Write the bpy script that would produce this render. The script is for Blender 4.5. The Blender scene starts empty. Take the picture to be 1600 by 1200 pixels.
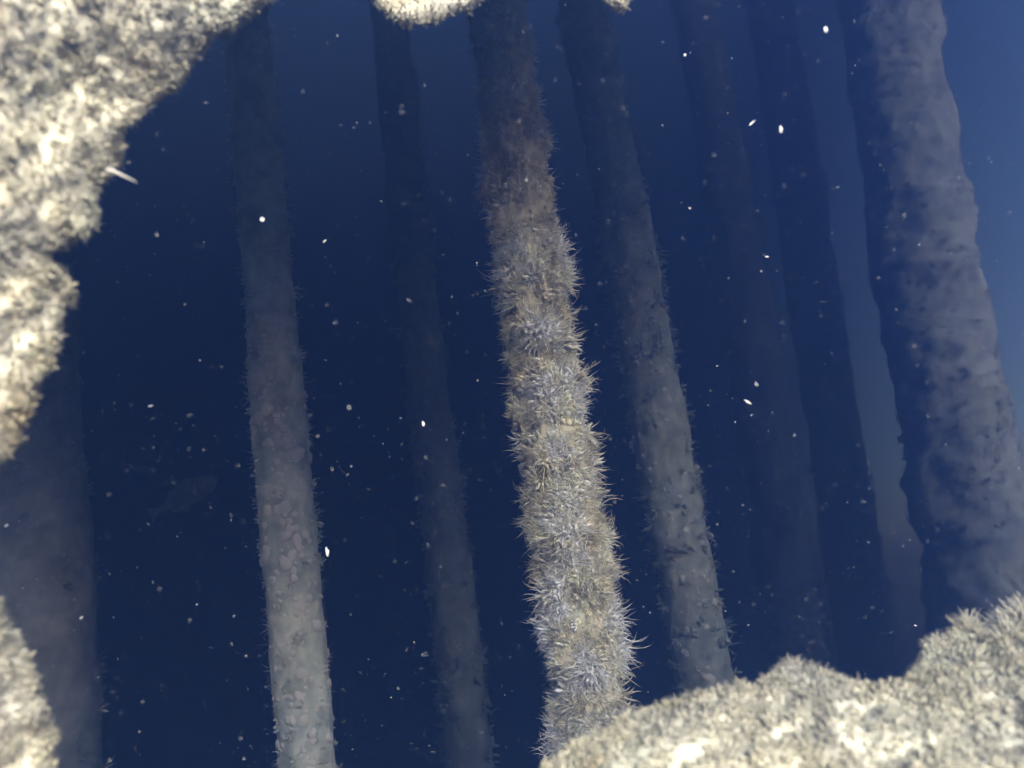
import bpy, math, random
import numpy as np
from mathutils import Vector, Matrix

rng = np.random.default_rng(7)
random.seed(7)
S = bpy.context.scene
COL = S.collection

# ------------------------------------------------------------------ camera
W, H, F = 1600.0, 1200.0, 1256.0            # photograph's pixels and focal length in pixels
PITCH, ROLL = math.radians(15.0), math.radians(7.4)
cam_d = bpy.data.cameras.new('camera')
cam_d.sensor_width = 36.0
cam_d.lens = 36.0 * F / W
cam_d.clip_start, cam_d.clip_end = 0.02, 200.0
cam = bpy.data.objects.new('camera', cam_d); COL.objects.link(cam)
cam.matrix_world = (Matrix.Rotation(math.pi / 2 + PITCH, 4, 'X') @ Matrix.Rotation(-ROLL, 4, 'Z'))
S.camera = cam
cam_d.dof.use_dof = True
cam_d.dof.focus_distance = 2.2
cam_d.dof.aperture_fstop = (cam_d.lens / 1000) / 0.0076
CR = np.array(cam.matrix_world.to_3x3())

# ------------------------------------------------------------------ sky, sun, exposure
TO_SUN = np.array([0.35, -0.86, 0.38]); TO_SUN /= np.linalg.norm(TO_SUN)
world = bpy.data.worlds.new('World'); S.world = world; world.use_nodes = True
nt = world.node_tree
sky = nt.nodes.new('ShaderNodeTexSky'); sky.sky_type = 'NISHITA'; sky.sun_disc = False
sky.sun_elevation = math.asin(TO_SUN[2])
sky.sun_rotation = math.atan2(TO_SUN[0], TO_SUN[1])
nt.nodes['Background'].inputs['Strength'].default_value = 0.15
nt.links.new(sky.outputs[0], nt.nodes['Background'].inputs['Color'])
sun_d = bpy.data.lights.new('sun', 'SUN'); sun_d.energy = 5.0; sun_d.angle = math.radians(26)
sun_d.color = (1.0, 0.94, 0.79)
sun = bpy.data.objects.new('sun', sun_d); COL.objects.link(sun)
sun.rotation_euler = Vector(-TO_SUN).to_track_quat('-Z', 'Y').to_euler()
sun.location = (4, -6, 8)
S.view_settings.view_transform = 'Standard'
S.view_settings.look = 'None'
S.view_settings.gamma = 1.0
S.view_settings.use_curve_mapping = False
S.view_settings.exposure = 2.9
WATER_DENSITY = 0.44
WATER_COLOR = (0.031, 0.071, 0.215)

S.render.engine = 'CYCLES'
cy = S.cycles
cy.use_denoising = True
try: cy.denoiser = 'OPENIMAGEDENOISE'
except Exception: pass
cy.max_bounces = 5; cy.diffuse_bounces = 2; cy.glossy_bounces = 1; cy.transmission_bounces = 2
cy.volume_bounces = 2; cy.transparent_max_bounces = 8
cy.sample_clamp_indirect = 4.0

# ------------------------------------------------------------------ helpers
def at(px, py, depth):
    """a pixel of the photograph at a depth along the view axis -> world point"""
    c = np.array([(px - W / 2) / F * depth, -(py - H / 2) / F * depth, -depth])
    return CR @ c

def to_px(x, y, z):
    c = np.array([x, y, z]) @ CR
    return (c[0] / -c[2] * F + W / 2, -c[1] / -c[2] * F + H / 2)

def depth_of(x, y, z):
    return -(np.array([x, y, z]) @ CR)[2]

def tag(o, label=None, cat=None, group=None, kind=None):
    for k, v in (('label', label), ('category', cat), ('group', group), ('kind', kind)):
        if v: o[k] = v
    return o

def empty(name, loc):
    o = bpy.data.objects.new(name, None); COL.objects.link(o); o.location = loc
    o.empty_display_size = 0.1
    return o

def mesh_data(name, verts, tris, quads=None, cols=None, smooth=True):
    """numpy arrays -> mesh (fast path)"""
    verts = np.asarray(verts, np.float32)
    me = bpy.data.meshes.new(name)
    tris = np.zeros((0, 3), np.int32) if tris is None else np.asarray(tris, np.int32)
    quads = np.zeros((0, 4), np.int32) if quads is None else np.asarray(quads, np.int32)
    nt_, nq = len(tris), len(quads)
    me.vertices.add(len(verts)); me.vertices.foreach_set('co', verts.ravel())
    loops = np.concatenate([tris.ravel(), quads.ravel()]).astype(np.int32)
    me.loops.add(len(loops)); me.loops.foreach_set('vertex_index', loops)
    starts = np.concatenate([np.arange(nt_) * 3, nt_ * 3 + np.arange(nq) * 4]).astype(np.int32)
    me.polygons.add(nt_ + nq)
    me.polygons.foreach_set('loop_start', starts)
    me.polygons.foreach_set('use_smooth', np.full(nt_ + nq, smooth))
    me.update(calc_edges=True); me.validate()
    if cols is not None:
        a = me.color_attributes.new('tint', 'FLOAT_COLOR', 'POINT')
        a.data.foreach_set('color', np.concatenate([np.asarray(cols, np.float32), np.ones((len(verts), 1), np.float32)], 1).ravel())
    return me

def obj(name, me, mat, parent=None, loc=None):
    o = bpy.data.objects.new(name, me); COL.objects.link(o)
    if mat and not me.materials: me.materials.append(mat)
    if parent: o.parent = parent
    if loc is not None: o.location = loc
    return o

def _hash(ix, iy, iz, seed):
    h = (ix * 374761393 + iy * 668265263 + iz * 2147483647 + seed * 1274126177) & 0xFFFFFFFF
    h = ((h ^ (h >> 13)) * 1274126177) & 0xFFFFFFFF
    h = ((h ^ (h >> 16)) * 2246822519) & 0xFFFFFFFF
    return ((h ^ (h >> 15)) & 0xFFFFFF) / float(0xFFFFFF)

def vnoise(p, seed=0):
    p = np.asarray(p, float); i = np.floor(p).astype(np.int64); f = p - i
    f = f * f * f * (f * (f * 6 - 15) + 10)
    r = 0
    for dx in (0, 1):
        for dy in (0, 1):
            for dz in (0, 1):
                w = (f[..., 0] if dx else 1 - f[..., 0]) * (f[..., 1] if dy else 1 - f[..., 1]) * (f[..., 2] if dz else 1 - f[..., 2])
                r = r + w * _hash(i[..., 0] + dx, i[..., 1] + dy, i[..., 2] + dz, seed)
    return r * 2 - 1

def fbm(p, octaves=4, seed=0, gain=0.5):
    p = np.asarray(p, float); r = 0; a = 1.0; t = 0
    for k in range(octaves):
        r = r + a * vnoise(p * 2.03 ** k + 17.3 * k, seed + k); t += a; a *= gain
    return r / t

# ------------------------------------------------------------------ materials
def growth_mat(name, translucent=0.0, bump=0.4, scale=120.0, gain=1.0):
    m = bpy.data.materials.new(name); m.use_nodes = True; n = m.node_tree.nodes; l = m.node_tree.links
    b = n['Principled BSDF']; out = n['Material Output']
    b.inputs['Roughness'].default_value = 0.85
    b.inputs['Specular IOR Level'].default_value = 0.12
    at_ = n.new('ShaderNodeAttribute'); at_.attribute_name = 'tint'
    tc = n.new('ShaderNodeTexCoord')
    no = n.new('ShaderNodeTexNoise'); no.inputs['Scale'].default_value = scale; no.inputs['Detail'].default_value = 5
    l.new(tc.outputs['Object'], no.inputs['Vector'])
    mr = n.new('ShaderNodeMapRange'); mr.inputs['To Min'].default_value = 0.86 * gain; mr.inputs['To Max'].default_value = 1.14 * gain
    mr.inputs['From Min'].default_value = 0.3; mr.inputs['From Max'].default_value = 0.7
    l.new(no.outputs['Fac'], mr.inputs['Value'])
    mx = n.new('ShaderNodeVectorMath'); mx.operation = 'SCALE'
    l.new(at_.outputs['Color'], mx.inputs[0]); l.new(mr.outputs['Result'], mx.inputs['Scale'])
    l.new(mx.outputs['Vector'], b.inputs['Base Color'])
    bp = n.new('ShaderNodeBump'); bp.inputs['Strength'].default_value = bump; bp.inputs['Distance'].default_value = 0.004
    l.new(no.outputs['Fac'], bp.inputs['Height']); l.new(bp.outputs['Normal'], b.inputs['Normal'])
    if translucent:
        tr = n.new('ShaderNodeBsdfTranslucent'); l.new(mx.outputs['Vector'], tr.inputs['Color'])
        ms = n.new('ShaderNodeMixShader'); ms.inputs['Fac'].default_value = translucent
        l.new(b.outputs['BSDF'], ms.inputs[1]); l.new(tr.outputs['BSDF'], ms.inputs[2]); l.new(ms.outputs['Shader'], out.inputs['Surface'])
    return m

def plain_mat(name, c, rough=0.7, scale=40.0, var=0.25):
    m = bpy.data.materials.new(name); m.use_nodes = True; n = m.node_tree.nodes; l = m.node_tree.links
    b = n['Principled BSDF']; b.inputs['Roughness'].default_value = rough
    b.inputs['Specular IOR Level'].default_value = 0.2
    tc = n.new('ShaderNodeTexCoord')
    no = n.new('ShaderNodeTexNoise'); no.inputs['Scale'].default_value = scale; no.inputs['Detail'].default_value = 4
    l.new(tc.outputs['Object'], no.inputs['Vector'])
    r = n.new('ShaderNodeValToRGB')
    r.color_ramp.elements[0].position = 0.3; r.color_ramp.elements[1].position = 0.7
    r.color_ramp.elements[0].color = (*[x * (1 - var) for x in c], 1); r.color_ramp.elements[1].color = (*[min(1, x * (1 + var)) for x in c], 1)
    l.new(no.outputs['Fac'], r.inputs['Fac']); l.new(r.outputs['Color'], b.inputs['Base Color'])
    return m

M_CRUST = growth_mat('encrusted_surface', 0.0, 0.3, 90.0)
M_TURF = growth_mat('animal_turf', 0.5, 0.2, 150.0)
M_PILE = growth_mat('overgrown_timber', 0.0, 0.8, 30.0)
M_PLUME = growth_mat('plume_growth', 0.35, 0.2, 60.0)
M_SNOW = plain_mat('drifting_particle', (0.74, 0.76, 0.75), 0.6)
M_SHELL = plain_mat('pale_shell', (0.80, 0.77, 0.68), 0.45)
M_SPONGE = plain_mat('pale_crust_growth', (0.74, 0.71, 0.62), 0.8)
M_FISH = plain_mat('fish_skin', (0.30, 0.31, 0.30), 0.4)
M_SAND = plain_mat('seabed_silt', (0.22, 0.20, 0.16), 0.95, 6.0)

# ------------------------------------------------------------------ tuft prototypes (numpy) and scatter
def frame_from(n):
    """rows of normals -> (N,3,3) with third column = n, spun at random"""
    n = n / np.linalg.norm(n, axis=1, keepdims=True)
    r = rng.normal(size=n.shape); u = np.cross(r, n); u /= np.linalg.norm(u, axis=1, keepdims=True) + 1e-9
    v = np.cross(n, u)
    return np.stack([u, v, n], axis=2)

def blade(length, width, lean, curl, az, root, seg=3, sides=3, rounded=False, flat=1.0):
    """tapered curved finger, open at the root, closed at the tip"""
    vs, fs = [], []
    d = np.array([math.cos(az), math.sin(az), 0]); p = np.array([root[0], root[1], 0.0])
    ang = lean
    cuts = {2: (0, .55, 1), 3: (0, .4, .85, 1), 4: (0, .3, .65, .92, 1)}[seg] if rounded else None
    for k in range(seg):
        t = k / seg; w = width * ((0.55, 1.0, 0.92, 0.6)[min(k, 3)] if rounded else (1 - 0.75 * t) * (1.15 if k == 1 else 1))
        tang = d * math.sin(ang) + np.array([0, 0, math.cos(ang)])
        side = np.array([-d[1], d[0], 0.0])
        up = np.cross(side, tang)
        for j in range(sides):
            a = 2 * math.pi * j / sides
            vs.append(p + w * (math.cos(a) * side + flat * math.sin(a) * up))
        p = p + tang * length * ((cuts[k + 1] - cuts[k]) if rounded else 1 / seg); ang += curl / seg
    vs.append(p)
    for k in range(seg - 1):
        for j in range(sides):
            a, b = k * sides + j, k * sides + (j + 1) % sides
            fs += [(a, b, b + sides), (a, b + sides, a + sides)]
    tip = len(vs) - 1; k = (seg - 1) * sides
    for j in range(sides): fs.append((k + j, k + (j + 1) % sides, tip))
    return np.array(vs), np.array(fs)[:, ::-1]

def tuft(n, length, width, spread, seed, seg=3, sides=3, rootr=0.15, rounded=False, flat=1.0, curl=(-0.3, 0.9)):
    r = random.Random(seed); V, T, o = [], [], 0
    for i in range(n):
        az = 2 * math.pi * (i + r.random() * 0.8) / n; ln = length * r.uniform(0.6, 1.15)
        rr = rootr * length * r.random()
        v, f = blade(ln, width * r.uniform(0.75, 1.3), spread * r.uniform(0.1, 1.0), r.uniform(*curl), az, (rr * math.cos(az), rr * math.sin(az)), seg, sides, rounded, flat)
        V.append(v); T.append(f + o); o += len(v)
    return np.concatenate(V), np.concatenate(T)

def plume_brush(seed, L=1.0):
    """a soft plume: many hair-thin filaments fanning from one foot, a few thicker ones inside"""
    a, b = tuft(19, 0.9 * L, 0.019 * L, 0.85, seed, 3, 3, 0.6, curl=(-0.2, 2.6)), tuft(4, 0.6 * L, 0.075 * L, 0.5, seed + 1, 2, 4, 0.35, True, 0.6)
    return np.concatenate([a[0], b[0]]), np.concatenate([a[1], b[1] + len(a[0])])

def scatter(protos, pos, nrm, scale, cols, tip_gain=1.25):
    """join copies of the prototypes into one vertex/triangle/colour set"""
    fr = frame_from(nrm); pick = rng.integers(0, len(protos), len(pos))
    V, T, C, o = [], [], [], 0
    for k, (pv, pt) in enumerate(protos):
        idx = np.where(pick == k)[0]
        if not len(idx): continue
        v = np.einsum('nij,vj->nvi', fr[idx], pv) * scale[idx][:, None, None] + pos[idx][:, None, :]
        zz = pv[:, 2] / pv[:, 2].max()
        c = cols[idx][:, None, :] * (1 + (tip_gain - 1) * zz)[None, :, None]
        V.append(v.reshape(-1, 3)); C.append(c.reshape(-1, 3))
        T.append((pt[None] + (np.arange(len(idx)) * len(pv))[:, None, None]).reshape(-1, 3) + o); o += len(idx) * len(pv)
    return np.concatenate(V), np.concatenate(T), np.clip(np.concatenate(C), 0, 0.82)

PALETTE = np.array([[.62, .58, .42], [.52, .51, .44], [.66, .64, .52], [.38, .385, .37], [.58, .46, .24], [.62, .65, .56], [.42, .40, .34]])
PALETTE = 0.69 * (0.58 * PALETTE + 0.42 * np.array([.60, .56, .42]))
def patch_cols(p, freq, seed, weights):
    """colour of the living crust: patches of several animals' own colours"""
    sc = np.stack([vnoise(p * freq + 31.7 * k, seed + 5 * k) * 1.0 + vnoise(p * freq * 3.1 + 11 * k, seed + 100 + k) * 0.6 + w for k, w in enumerate(weights)], -1)
    e = np.exp(sc * 5.0); e /= e.sum(-1, keepdims=True)
    return e @ PALETTE[:len(weights)]

# ------------------------------------------------------------------ haze (the water itself) and the sea floor
def box_mesh(name, lo, hi):
    v = [(x, y, z) for x in (lo[0], hi[0]) for y in (lo[1], hi[1]) for z in (lo[2], hi[2])]
    f = [(0, 1, 3, 2), (4, 6, 7, 5), (0, 4, 5, 1), (2, 3, 7, 6), (0, 2, 6, 4), (1, 5, 7, 3)]
    return mesh_data(name, v, None, f, smooth=False)

SEABED = -2.6
mw = bpy.data.materials.new('sea_water'); mw.use_nodes = True
for nd in list(mw.node_tree.nodes):
    if nd.type == 'BSDF_PRINCIPLED': mw.node_tree.nodes.remove(nd)
pv = mw.node_tree.nodes.new('ShaderNodeVolumePrincipled')
pv.inputs['Color'].default_value = (*WATER_COLOR, 1)
pv.inputs['Absorption Color'].default_value = (0, 0, 0, 1)
pv.inputs['Density'].default_value = WATER_DENSITY
pv.inputs['Anisotropy'].default_value = 0.68
mw.node_tree.links.new(pv.outputs['Volume'], mw.node_tree.nodes['Material Output'].inputs['Volume'])
haze = obj('haze', box_mesh('haze', (-14, -0.9, SEABED - 1), (4.8, 30, 7.2)), mw)
tag(haze, 'dim blue water that fills the view and veils the far piles', 'water', kind='stuff')

gx, gy = np.meshgrid(np.linspace(-13.8, 4.7, 120), np.linspace(-.8, 29.5, 160), indexing='ij')
gz = SEABED + 0.12 * fbm(np.stack([gx, gy, 0 * gx], -1) * 0.6, 4, 3)
idx = np.arange(gx.size).reshape(gx.shape)
q = np.stack([idx[:-1, :-1], idx[1:, :-1], idx[1:, 1:], idx[:-1, 1:]], -1).reshape(-1, 4)
sb = obj('seabed', mesh_data('seabed', np.stack([gx, gy, gz], -1).reshape(-1, 3), None, q), M_SAND)
tag(sb, kind='structure')

# ------------------------------------------------------------------ foreground crusts round the opening
def resample(pts, step, jag, seed):
    pts = np.array(pts, float)
    d = np.concatenate([[0], np.cumsum(np.linalg.norm(np.diff(pts, axis=0), axis=1))])
    n = int(d[-1] / step); s = np.linspace(0, d[-1], n)
    # smooth the polyline a little, then roughen it
    x = np.interp(s, d, pts[:, 0]); y = np.interp(s, d, pts[:, 1])
    k = np.ones(5) / 5
    x[2:-2] = np.convolve(x, k, 'valid'); y[2:-2] = np.convolve(y, k, 'valid')
    return np.stack([x, y], 1), s

def crust(outline, plane, inward, reach, step, name, label, cat, seed, weights, amp=0.017, lip=0.035, thick=0.16, n_turf=6000,
          turf_len=(0.005, 0.012), freq=9.0, dense=0.5, combed=None, edge_share=0.22):
    """a thick, lumpy sheet overgrown with turf: its edge follows an outline lying in a plane in space.
    plane = three (px,py,depth) points; inward = pixel direction away from the opening."""
    A, B, Cc = (at(*p) for p in plane)
    n = np.cross(B - A, Cc - A); n /= np.linalg.norm(n)
    if n @ A > 0: n = -n                                     # towards the diver
    def onto(px, py):
        dvec = CR @ np.array([(px - W / 2) / F, -(py - H / 2) / F, -1.0]); return dvec * ((A @ n) / (dvec @ n))
    o0 = np.array(outline, float)
    P = np.array([onto(*p) for p in o0])
    e1 = (P[-1] - P[0]); e1 /= np.linalg.norm(e1); e2 = np.cross(n, e1)
    uv = np.stack([P @ e1, P @ e2], 1); O = n * (A @ n)
    mid = o0[len(o0) // 2]; iv = onto(*(mid + 0.01 * np.array(inward))) - onto(*mid)
    iv = np.array([iv @ e1, iv @ e2]); iv /= np.linalg.norm(iv)
    uv, s = resample(uv, step, 0, seed)
    q3 = np.stack([uv[:, 0], uv[:, 1], np.full(len(uv), seed * 3.1)], 1)
    uv = uv + iv * (0.006 * fbm(q3 * 14, 3, seed) + 0.008 * fbm(q3 * 60, 3, seed + 9))[:, None]
    # cross-section: back, rounded lip, front face, far reach
    back = [(0.10 * (1 - t) ** 1.6 + 0.004, -lip - (thick - lip) * (1 - t)) for t in np.linspace(0, 0.96, 16)]
    lipr = [(lip * (1 - math.cos(a)) * 0.8, lip * (math.sin(a) - 1)) for a in np.linspace(0.0, math.pi / 2, 9)]
    t0 = lipr[-1][0]
    front = [(t, 0.0) for t in np.arange(t0 + 0.0035, dense, 0.0058)] + [(t, 0.0) for t in np.linspace(dense, reach, 26)[1:]]
    prof = np.array(back + lipr + front); nb = len(back)
    inset = np.repeat(prof[None, :, 0], len(uv), 0)
    up_z = iv[0] * e1[2] + iv[1] * e2[2]
    if up_z > 0.3:                                          # keep the sheet below the surface of the water
        ez = (O + uv[:, 0:1] * e1 + uv[:, 1:2] * e2)[:, 2]; rc = np.clip((6.9 - ez) / up_z, dense + 0.1, reach)
        inset = np.where(inset > dense, dense + (inset - dense) * ((rc - dense) / (reach - dense))[:, None], inset)
    pos2 = uv[:, None, :] + iv[None, None, :] * inset[..., None]
    Pn = O + pos2[..., 0:1] * e1 + pos2[..., 1:2] * e2 + prof[None, :, 1:2] * n
    lumps = fbm(Pn * 16, 4, seed + 20) + 0.55 * np.abs(fbm(Pn * 42, 3, seed + 30)) + 0.12 * fbm(Pn * 110, 2, seed + 40)
    big = 0.022 * fbm(Pn * 4.5, 3, seed + 50)
    Pn = Pn + n * ((amp * lumps + big) * np.clip(prof[:, 1] / thick + 1, 0.1, 1))[..., None] - iv[0] * e1 * (0.006 * lumps)[..., None]
    nu, nv = Pn.shape[:2]; ids = np.arange(nu * nv).reshape(nu, nv)
    quads = np.stack([ids[:-1, :-1], ids[1:, :-1], ids[1:, 1:], ids[:-1, 1:]], -1).reshape(-1, 4)
    # facing check
    v = Pn.reshape(-1, 3); qn = np.cross(v[quads[:, 1]] - v[quads[:, 0]], v[quads[:, 3]] - v[quads[:, 0]])
    if (qn @ n).mean() < 0: quads = quads[:, ::-1]
    cols = patch_cols(Pn, freq, seed, weights)
    root = empty(name, v.mean(0)); tag(root, label, cat)
    obj('crust', mesh_data(name, v - v.mean(0), None, quads, cols.reshape(-1, 3)), M_CRUST, root)
    # turf in the part that is looked at closely
    du = np.gradient(Pn, axis=0); dv = np.gradient(Pn, axis=1)
    nn = np.cross(du, dv); nn /= np.linalg.norm(nn, axis=2, keepdims=True) + 1e-9
    if (nn.reshape(-1, 3) @ n).mean() < 0: nn = -nn
    jmax = nb + len(lipr) + int((dense - t0) / 0.0058)
    lc = Pn[:, nb + 6] @ CR; seen = np.where((-lc[:, 2] > 0.05) & (np.abs(lc[:, 0] / -lc[:, 2]) < 0.95) & (np.abs(lc[:, 1] / -lc[:, 2]) < 0.85))[0]
    ii = np.clip(rng.choice(seen, n_turf), 2, nu - 3); jj = (nb + 1 + (jmax - nb - 3) * rng.random(n_turf) ** 1.25).astype(int)
    edge = int(n_turf * edge_share); jj[:edge] = rng.integers(3, nb + 9, edge)
    keep = Pn[ii, jj]
    cam_c = keep @ CR; vis = (-cam_c[:, 2] > 0.1) & (np.abs(cam_c[:, 0] / -cam_c[:, 2]) < 0.72) & (np.abs(cam_c[:, 1] / -cam_c[:, 2]) < 0.56)
    ii, jj, keep = ii[vis], jj[vis], keep[vis]
    nr = nn[ii, jj] + rng.normal(scale=0.28, size=keep.shape)
    if combed is not None: nr = nr + np.array(combed)
    pc = cols[ii, jj] * rng.uniform(0.86, 1.14, (len(ii), 1))
    sc = rng.uniform(*turf_len, len(ii))
    protos = [tuft(3, 0.9, 0.21, 1.0, 40 + k, 2, 3, 0.6, True, 0.7) for k in range(6)] + [tuft(2, 0.6, 0.31, 0.9, 60 + k, 2, 4, 0.6, True, 0.8) for k in range(3)] + [tuft(5, 1.1, 0.06, 0.7, 80 + k, 2, 3, 0.5) for k in range(3)]
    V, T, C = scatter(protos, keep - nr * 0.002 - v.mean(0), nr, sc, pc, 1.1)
    t = obj('turf', mesh_data('turf', V, T, None, C), M_TURF, root); tag(t, kind='stuff')
    return dict(root=root, P=Pn, N=nn, cols=cols, n=n, c=v.mean(0), iv=iv, e1=e1, e2=e2)

left_outline = [(700, -1900), (640, -1300), (590, -700), (520, -260), (432, -20), (415, 10), (385, 40), (338, 58), (330, 88), (302, 128), (262, 152), (226, 190),
                (214, 225), (216, 252), (196, 288), (184, 322), (176, 345), (140, 372), (94, 392), (108, 418), (130, 440), (150, 466), (124, 485), (120, 520),
                (117, 545), (98, 566), (80, 590), (66, 640), (60, 670), (22, 715), (-6, 745), (-40, 800), (-35, 860), (0, 908), (30, 965), (62, 1010), (70, 1062),
                (74, 1095), (92, 1130), (98, 1180), (104, 1215), (140, 1400), (200, 1700), (330, 2200)]
LW = crust(left_outline, [(0, 0, .66), (420, 0, .98), (0, 1200, .70)], (-1, 0), 1.1, 0.0052, 'encrusted_wall',
           'cream and grey encrusted wall with ragged edge along the left side', 'wall', 11,
           [.20, .22, .24, .15, -.42, .10, .0], n_turf=34000, dense=0.52, freq=11)

low_outline = [(420, 1900), (560, 1600), (700, 1370), (800, 1262), (868, 1192), (905, 1168), (930, 1150), (975, 1122), (1010, 1100), (1050, 1088), (1100, 1092), (1140, 1090),
               (1172, 1072), (1200, 1062), (1214, 1045), (1240, 1032), (1268, 1038), (1300, 1052), (1330, 1056), (1380, 1058), (1412, 1046), (1432, 1020), (1448, 990),
               (1476, 968), (1506, 962), (1532, 968), (1550, 985), (1572, 962), (1600, 945), (1650, 930), (1740, 985), (1900, 1130), (2200, 1450), (2700, 2000)]
LE = crust(low_outline, [(1000, 1100, .95), (1600, 960, 1.0), (1200, 1290, .66)], (0, 1), 0.75, 0.0052, 'overgrown_ledge',
           'pale cream ledge of shaggy turf across the lower right corner', 'ledge', 23,
           [.32, .10, .36, -.15, -.45, .0, -.12], n_turf=24000, dense=0.42, freq=10, turf_len=(.006, .014))

OVY = at(600, 0, 1.2)[1]
top_outline = [(-2300, 1500), (-1600, 950), (-1000, 350), (-500, -100), (-120, -380), (150, -430), (330, -330), (430, -230), (500, -120), (556, -60), (580, -4), (600, 18), (622, 34), (648, 46), (668, 28), (692, 30), (716, 16), (738, 10), (762, -8), (800, -54),  # out-of-frame left run added to shade the left piles; only the tips show
               (870, -80), (925, -50), (948, -2), (966, 20), (986, 0), (1010, -60)] + [to_px(x, OVY, z) for x, z in [(.36, 1.25), (.75, 1.62), (1.2, 1.75), (1.6, 2.05), (2.4, 2.8), (3.4, 3.3), (4.3, 3.5)]]  # unseen rising edge, shaped to keep the sun off the upper piles
TW = crust(top_outline, [(600, 0, 1.2), to_px(.3, OVY, 1.2) + (depth_of(.3, OVY, 1.2),), to_px(-.3, OVY, 2.0) + (depth_of(-.3, OVY, 2.0),)], (0, -1), 5.2, 0.015, 'encrusted_overhang',
           'pale growth tips of an overhang dipping into the top edge', 'overhang', 37,
           [.2, .1, .3, -.1, -.2, .15, -.2], n_turf=6000, edge_share=0.5, lip=0.012, thick=0.05, dense=0.22, freq=10)

# ------------------------------------------------------------------ pier piles
PILE_TOP = 7.1
pile_fr = lambda y, pts: np.interp(y, [p[0] for p in pts], [p[1] for p in pts])

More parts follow.
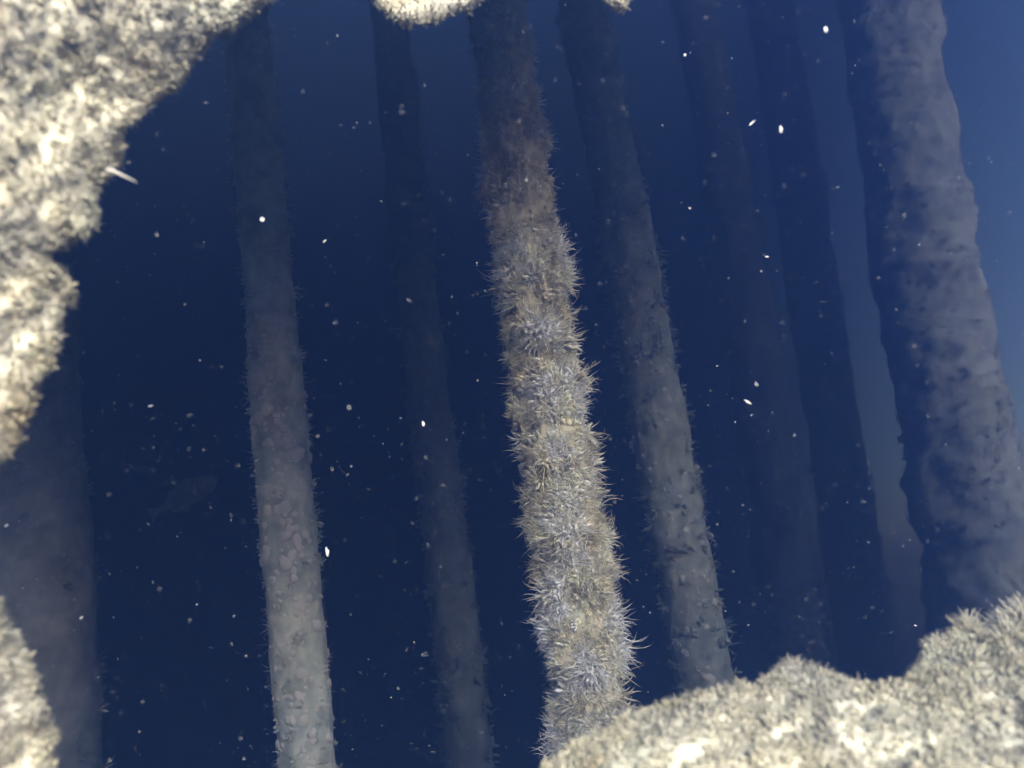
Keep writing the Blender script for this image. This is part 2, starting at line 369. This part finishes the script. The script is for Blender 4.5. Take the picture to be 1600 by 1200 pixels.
def pile(px, py, tx, ty, depth, rad, label, seed, lump=0.12, tufts=1500, tlen=(0.02, 0.05), tone=(.40, .39, .33), profile=None, weights=None, spots=0, plumes=0, droop=0.0, zr=(-1.8, 6.0), brush=0, res=(380, 56), cauli=0.0, bare=1.0):
    base = at(px, py, depth); up_ = at(tx, ty, 1.0); up_ = up_ * base[1] / up_[1]        # both ends at one distance: the pile leans only sideways
    lean = (up_[0] - base[0]) / (up_[2] - base[2])
    x0, y0 = base[0] + lean * (SEABED - base[2]), base[1]
    root = empty('pier_pile', (x0, y0, SEABED)); tag(root, label, 'pile', 'pier piles')
    nz, na = res
    z = np.linspace(SEABED - 0.3, PILE_TOP, nz); a = np.linspace(0, 2 * math.pi, na, endpoint=False)
    Z, A_ = np.meshgrid(z, a, indexing='ij')
    dirv = np.stack([np.cos(A_), np.sin(A_), 0 * A_], -1)
    q3 = np.stack([np.cos(A_) * rad, np.sin(A_) * rad, Z], -1)
    prof = profile(Z) if profile else 1.0
    r = rad * prof * (1 + lump * (fbm(q3 * 2.2 + seed, 3, seed) + 0.7 * fbm(q3 * 8 + seed, 3, seed + 4) + 0.35 * fbm(q3 * 26, 2, seed + 8)))
    if cauli:                                              # cushions a few centimetres across
        b_ = 1 - np.abs(vnoise(q3 * 13 + seed, seed + 60)); c_ = 1 - np.abs(vnoise(q3 * 24 + seed, seed + 61))
        r = r + cauli * (b_ ** 2 + 0.6 * c_ ** 2 - 0.9) * pile_fr(Z, [(-1, 1), (1.0, .8), (2.0, .4)])
    wob = 0.10 * rad * np.stack([vnoise(np.stack([Z * 0.5, 0 * Z + seed, 0 * Z], -1), seed), vnoise(np.stack([Z * 0.5, 0 * Z + seed, 0 * Z + 9], -1), seed), 0 * Z], -1)
    Pn = dirv * r[..., None] + wob; Pn[..., 0] += lean * (Z - SEABED); Pn[..., 2] += Z - SEABED
    ids = np.arange(nz * na).reshape(nz, na); i2 = np.roll(ids, -1, 1)
    quads = np.stack([ids[:-1], i2[:-1], i2[1:], ids[1:]], -1).reshape(-1, 4)
    tone = np.array(tone)
    pat = 1 + 0.35 * fbm(q3 * 5 + 3, 3, seed + 12)[..., None] + 0.45 * fbm(q3 * 22 + 3, 3, seed + 13)[..., None]
    cols = np.clip(tone * pat + np.array([.05, .03, -.01]) * vnoise(q3 * 3, seed + 2)[..., None], 0.02, 0.85)
    obj('shaft', mesh_data('shaft', Pn.reshape(-1, 3), None, quads, bare * cols.reshape(-1, 3)), M_PILE, root)
    # top cap
    cap_c = Pn[-1].mean(0); cv = np.concatenate([Pn[-1], [cap_c + [0, 0, 0.02]]])
    ct = np.array([(j, (j + 1) % na, na) for j in range(na)])
    obj('top', mesh_data('top', cv, ct, None, np.tile(tone, (len(cv), 1))), M_PILE, root)
    # growth
    vis = np.where((z > zr[0]) & (z < zr[1]))[0]
    ii = rng.integers(vis[0], vis[-1], tufts); jj = rng.integers(0, na, tufts)
    pos = Pn[ii, jj].copy(); nr = dirv[ii, jj] + rng.normal(scale=0.35, size=pos.shape); nr[:, 2] += droop
    sc = rng.uniform(*tlen, tufts) * (1 + 0.5 * fbm(q3[ii, jj] * 3, 2, seed + 40)) * (0.75 + 0.5 * pile_fr(z[ii], [(-1, 1), (0.9, 0.8), (2.0, 0.3)]))
    pc = cols[ii, jj] * rng.uniform(0.7, 1.5, (tufts, 1)) * 1.1
    protos = [tuft(5, 0.9, 0.15, 1.2, seed * 10 + k, 2, 4, 0.5, True, 0.5) for k in range(6)] + [tuft(4, 0.7, 0.26, 1.0, seed * 10 + 50 + k, 2, 4, 0.5, True, 0.7) for k in range(3)] + [tuft(7, 1.25, 0.045, 1.1, seed * 10 + 80 + k, 2, 3, 0.6) for k in range(9)]
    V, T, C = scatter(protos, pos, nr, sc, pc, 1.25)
    g = obj('growth', mesh_data('growth', V, T, None, C), M_PLUME, root); tag(g, kind='stuff')
    if brush:
        ii = rng.integers(vis[0], vis[-1], brush); jj = np.round((math.atan2(-y0, -x0) + rng.uniform(-2.1, 2.1, brush)) / (2 * math.pi) * na).astype(int) % na
        pos = Pn[ii, jj].copy(); nr = dirv[ii, jj] * 0.8 + rng.normal(scale=0.65, size=pos.shape)
        cl = vnoise(q3[ii, jj] * 11, seed + 45); sc = rng.uniform(0.024, 0.056, brush) * (1 + 0.75 * cl) * pile_fr(z[ii], [(-1, 1), (0.9, 0.9), (1.9, 0.4)])
        pc = cols[ii, jj] * rng.uniform(0.75, 1.2, (brush, 1)) * (1.12 + 0.85 * cl[:, None])
        protos = [plume_brush(seed * 10 + 200 + 7 * k) for k in range(8)]
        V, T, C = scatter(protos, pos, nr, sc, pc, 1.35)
        g = obj('plume_fringe', mesh_data('plume_fringe', V, T, None, C), M_PLUME, root); tag(g, kind='stuff')
    # the larger plumes, each its own piece
    facing = math.atan2(-y0, -x0)
    if plumes:
        pm = []
        for k in range(6):
            v, f = plume_brush(900 + 5 * k, 0.085)
            c0 = np.array([.66, .63, .52]) * rng.uniform(.8, 1.15); zz = np.clip(v[:, 2] / v[:, 2].max(), 0, 1)
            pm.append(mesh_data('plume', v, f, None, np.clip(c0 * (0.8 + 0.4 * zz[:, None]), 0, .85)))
        for k in range(plumes):
            zt = rng.uniform(-.6, 1.2); aa = facing + rng.uniform(-1.75, 1.75)
            i = int(np.argmin(abs(z - zt))); j = int(round(aa / (2 * math.pi) * na)) % na
            nrm = Vector(dirv[i, j] + rng.normal(scale=.5, size=3) + np.array([0, 0, droop]))
            o = obj('plume', pm[k % 6], M_PLUME, root)
            o.matrix_local = Matrix.Translation(Vector(Pn[i, j])) @ nrm.to_track_quat('Z', 'Y').to_matrix().to_4x4() @ Matrix.Rotation(rng.uniform(0, 6.28), 4, 'Z') @ Matrix.Scale(rng.uniform(.5, .95), 4)
    if spots:
        sm = []
        for k in range(4):
            th, ph = np.meshgrid(np.linspace(0, math.pi / 2, 5), np.linspace(0, 2 * math.pi, 10, endpoint=False), indexing='ij')
            v = np.stack([np.sin(th) * np.cos(ph), np.sin(th) * np.sin(ph), 0.55 * np.cos(th)], -1)
            v = v * (1 + 0.5 * fbm(v * 1.9 + 5 * k, 3, 70 + k))[..., None]
            d = np.arange(50).reshape(5, 10); d2 = np.roll(d, -1, 1)
            sm.append(mesh_data('lump', v.reshape(-1, 3), None, np.stack([d[:-1], d[1:], d2[1:], d2[:-1]], -1).reshape(-1, 4)))
        for me in sm: me.materials.append(M_SPONGE)
        shell = sm[0].copy(); shell.name = 'shell'; shell.materials.clear(); shell.materials.append(M_SHELL)
        for k in range(spots):
            zt = rng.uniform(-1.1, 1.2); aa = facing + rng.normal(scale=0.7)
            i = int(np.argmin(abs(z - zt))); j = int(round(aa / (2 * math.pi) * na)) % na
            q = Vector(dirv[i, j]).to_track_quat('Z', 'Y').to_matrix().to_4x4()
            if k % 3 == 0: o = obj('shell', shell, None, root); s_ = rng.uniform(.006, .011)
            else: o = obj('lump', sm[k % 4], None, root); s_ = min(.026, .009 * math.exp(abs(rng.normal()) * .5))
            o.matrix_local = Matrix.Translation(Vector(Pn[i, j])) @ q @ Matrix.Rotation(rng.uniform(0, 6.28), 4, 'Z') @ Matrix.Diagonal((s_ * rng.uniform(.7, 1.5), s_, s_, 1))
    return root

centre_prof = lambda Z: np.interp(Z, [-3, -0.5, -0.1, 0.3, 0.75, 1.1, 1.7, 5], [0.8, 0.85, 1.15, 1.0, 0.9, 1.0, 0.9, 0.85])
pile(925, 1080, 800, 200, 2.1, 0.092, 'shaggy pile thick with pale plumes, brightest and nearest in the centre', 5, 0.34, 1800, (0.012, 0.028), (.76, .69, .50), centre_prof, plumes=160, droop=0.1, zr=(-0.8, 2.2), brush=3000, res=(620, 96), cauli=0.034, bare=0.5)
pile(476, 1180, 412, 400, 2.95, 0.106, 'smooth pale pile dotted with white lumps left of the shaggy one', 6, 0.10, 1700, (0.012, 0.03), (.58, .61, .50), spots=280)
pile(1090, 1000, 985, 420, 4.0, 0.142, 'dim grey pile just right of the shaggy central pile', 8, 0.16, 1700, (0.02, 0.05), (.45, .48, .40), spots=60)
pile(732, 1180, 660, 520, 4.6, 0.136, 'faint slim pile between the dotted pile and the shaggy one', 9, 0.16, 1000, (0.02, 0.05), (.35, .38, .34))
pile(62, 1150, 42, 640, 3.1, 0.215, 'broad dim pile behind the ragged wall at the left edge', 10, 0.08, 800, (0.015, 0.035), (.26, .27, .26))
pile(1528, 900, 1410, 200, 6.1, 0.40, 'wide hazy grey pile with ragged outline near the right edge', 12, 0.16, 3000, (0.022, 0.042), (.60, .64, .60))
pile(1240, 950, 1200, 700, 6.9, 0.228, 'barely visible far pile standing above the middle of the ledge', 13, 0.2, 700, (0.03, 0.06), (.24, .26, .27))
pile(1352, 980, 1318, 760, 7.1, 0.238, 'barely visible far pile beside the wide hazy right pile', 14, 0.2, 700, (0.03, 0.06), (.24, .26, .27))

# ------------------------------------------------------------------ fish
def fish(px0, py0, px1, py1, depth):
    head, tail = at(px1, py1, depth), at(px0, py0, depth); L = np.linalg.norm(head - tail)
    nx, na = 22, 14; t = np.linspace(0, 1, nx)
    hgt = np.interp(t, [0, .05, .2, .4, .65, .85, 1], [.012, .07, .13, .155, .12, .055, .04]) * L
    wid = hgt * np.interp(t, [0, .3, 1], [.7, .5, .22])
    a = np.linspace(0, 2 * math.pi, na, endpoint=False)
    v = np.stack([np.repeat(-(t - .5)[:, None] * L * .84, na, 1), wid[:, None] * np.cos(a), hgt[:, None] * np.sin(a)], -1)
    ids = np.arange(nx * na).reshape(nx, na); i2 = np.roll(ids, -1, 1)
    quads = np.stack([ids[:-1], ids[1:], i2[1:], i2[:-1]], -1).reshape(-1, 4)
    root = empty('fish', (head + tail) / 2)
    xax = Vector(head - tail).normalized(); zax = Vector((0, 0, 1)); zax = (zax - xax * zax.dot(xax)).normalized(); yax = zax.cross(xax)
    root.matrix_world = Matrix.Translation(Vector((head + tail) / 2)) @ Matrix((xax, yax, zax)).transposed().to_4x4()
    tag(root, 'faint pale fish hanging slantwise left of the dotted pile', 'fish')
    obj('body', mesh_data('body', v.reshape(-1, 3), None, quads), M_FISH, root)
    def fin(name, pts, th=0.0025):
        n = len(pts); vv = [(x * L, s * th, z * L) for s in (-1, 1) for x, z in pts]
        o = bpy.data.meshes.new(name)
        o.from_pydata(vv, [], [tuple(range(n)), tuple(range(2 * n - 1, n - 1, -1))] + [(i, i + n, (i + 1) % n + n, (i + 1) % n) for i in range(n)])
        obj(name, o, M_FISH, root)
    fin('tail_fin', [(-.40, .03), (-.52, .10), (-.50, .0), (-.52, -.10), (-.40, -.03)])
    fin('dorsal_fin', [(.18, .12), (.08, .20), (-.20, .14), (-.25, .08)])
    fin('anal_fin', [(.0, -.13), (-.05, -.19), (-.22, -.13), (-.26, -.07)])
fish(236, 804, 348, 742, 4.5)

# ------------------------------------------------------------------ small things on and near the crusts
def stick(p0, p1, r, name, parent, mat):
    d = p1 - p0; L = np.linalg.norm(d); v, f = blade(L, r, 0.0, 0.25, 0.3, (0, 0), 6, 6)
    o = obj(name, mesh_data(name, v, f), mat, parent)
    mw_ = Matrix.Translation(Vector(p0)) @ Vector(d).to_track_quat('Z', 'Y').to_matrix().to_4x4()
    o.matrix_local = Matrix.Translation(-parent.location) @ mw_ if parent else mw_
    return o
o = stick(at(168, 264, .74), at(224, 288, .78), .0017, 'worm_tube', LW['root'], M_SHELL); o['label'] = 'thin white tube sticking out past the wall edge'

# feathery plumes on the right end of the ledge
fp = []
for k in range(4):
    v, f = tuft(46, 0.030, 0.0011, 1.25, 700 + k, 4, 3, 0.6)
    zz = np.clip(v[:, 2] / v[:, 2].max(), 0, 1)[:, None]
    fp.append(mesh_data('feather_plume', v, f, None, np.array([.66, .64, .54]) * (0.8 + .35 * zz)))
Pq = LE['P']; lipj = 21
pix = np.array([[(p @ CR)[0] / -(p @ CR)[2] * F + W / 2, -(p @ CR)[1] / -(p @ CR)[2] * F + H / 2] for p in Pq[:, lipj]])
for k, (tx, s_) in enumerate([(1440, .7), (1458, .9), (1475, 1.0), (1490, 1.0), (1505, 1.1), (1520, 1.0), (1535, .9), (1565, 1.2), (1578, 1.5), (1588, 1.6), (1598, 1.4), (1612, 1.3), (1240, .7), (1262, .7), (1226, .6), (1290, .6), (1050, .6), (1075, .5)]):
    i = int(np.argmin(abs(pix[:, 0] - tx))); j = lipj + rng.integers(-2, 5)
    up = np.array([-0.1, 0.25, 1.0]) + rng.normal(scale=.3, size=3)
    o = obj('feather_plume', fp[k % 4], M_TURF, LE['root'])
    o.matrix_local = Matrix.Translation(Vector(Pq[i, j] - LE['c'])) @ Vector(up).to_track_quat('Z', 'Y').to_matrix().to_4x4() @ Matrix.Scale(s_ * .65, 4)

# ------------------------------------------------------------------ drifting particles
ico_v = np.array([(1, 0, 0), (-1, 0, 0), (0, 1, 0), (0, -1, 0), (0, 0, 1), (0, 0, -1)], float)
ico_f = np.array([(0, 2, 4), (2, 1, 4), (1, 3, 4), (3, 0, 4), (2, 0, 5), (1, 2, 5), (3, 1, 5), (0, 3, 5)])
n = 13000
dep = np.exp(rng.uniform(math.log(0.75), math.log(3.8), n))
ppx = rng.uniform(-500, 2100, n); ppy = rng.uniform(-400, 1600, n)
pos = np.array([at(x, y, d) for x, y, d in zip(ppx, ppy, dep)])
size = 0.00028 * np.exp(rng.normal(scale=0.45, size=n)) * np.clip(dep, .3, 2.5) ** 0.8
fr = frame_from(rng.normal(size=(n, 3)))
shape = np.stack([rng.uniform(.6, 1.2, n), rng.uniform(.5, 1.0, n), rng.uniform(.8, 2.6, n)], 1)
v = np.einsum('nij,nvj->nvi', fr, ico_v[None] * shape[:, None, :]) * size[:, None, None] + pos[:, None, :]
t = (ico_f[None] + (np.arange(n) * 6)[:, None, None]).reshape(-1, 3)
ms = obj('marine_snow', mesh_data('marine_snow', v.reshape(-1, 3), t, smooth=False), M_SNOW)
tag(ms, 'fine pale specks drifting through the dark blue water', 'marine snow', kind='stuff')

def flake(px, py, depth, ln, wd, ang, label):
    v, f = [], []
    k = 8
    for i, (tz, rr) in enumerate([(-1, .15), (-.5, .8), (.1, 1.0), (.6, .65), (1, .12)]):
        for j in range(k):
            a = 2 * math.pi * j / k; w = rr * (1 + .25 * math.sin(3 * a + i)) * random.uniform(.65, 1.3)
            v.append((wd * w * math.cos(a), wd * .6 * w * math.sin(a), ln * tz))
    for i in range(4):
        for j in range(k): f.append((i * k + j, i * k + (j + 1) % k, (i + 1) * k + (j + 1) % k, (i + 1) * k + j))
    me = bpy.data.meshes.new('drifting_flake'); me.from_pydata(v, [], f + [tuple(range(k))[::-1], tuple(range(4 * k, 5 * k))])
    o = obj('drifting_flake', me, M_SNOW)
    o.matrix_world = Matrix.Translation(Vector(at(px, py, depth))) @ Matrix(CR.tolist()).to_4x4() @ Matrix.Rotation(math.radians(ang), 4, 'Z') @ Matrix.Rotation(-math.pi / 2, 4, 'X')
    tag(o, label, 'flake', 'larger drifting flakes')
PXD = 1 / F
for px, py, d, l, w, a, lab in [
    (511, 862, 1.6, 13, 5, 10, 'large white flake touching the right edge of the dotted pile'),
    (1175, 192, 1.2, 11, 2, -50, 'thin white sliver slanting in the upper right water'),
    (1220, 202, 1.0, 9, 4, 5, 'dull oval flake right of the slanting white sliver'),
    (235, 634, 1.3, 7, 3, -80, 'white flake in dark water left of the dotted pile'),
    (1070, 86, 1.4, 4, 4, 0, 'round white speck near the top, right of the overhang tips'),
    (1198, 401, 1.5, 5, 2, 90, 'small white dash right of the dim grey pile top'),
    (10, 821, 1.2, 6, 4, -60, 'white flake at the far left edge in the wall gap'),
    (127, 965, 1.2, 6, 3, -50, 'white flake over the edge of the broad left pile'),
    (1290, 46, 0.9, 7, 4, 5, 'soft bright flake at the top, right of the centre'),
    (507, 377, 1.5, 6, 3, -50, 'white flake upper left of the shaggy pile'),
    (1168, 628, 1.2, 11, 2, 60, 'curved white thread in the water above the ledge'),
    (410, 343, 1.1, 6, 5, 20, 'blurry pale flake above the top of the dotted pile'),
    (661, 662, 1.7, 8, 4, 5, 'pale flake in front of the faint slim pile')]:
    flake(px, py, d, .6 * l * PXD * d, .55 * w * PXD * d, a, lab)
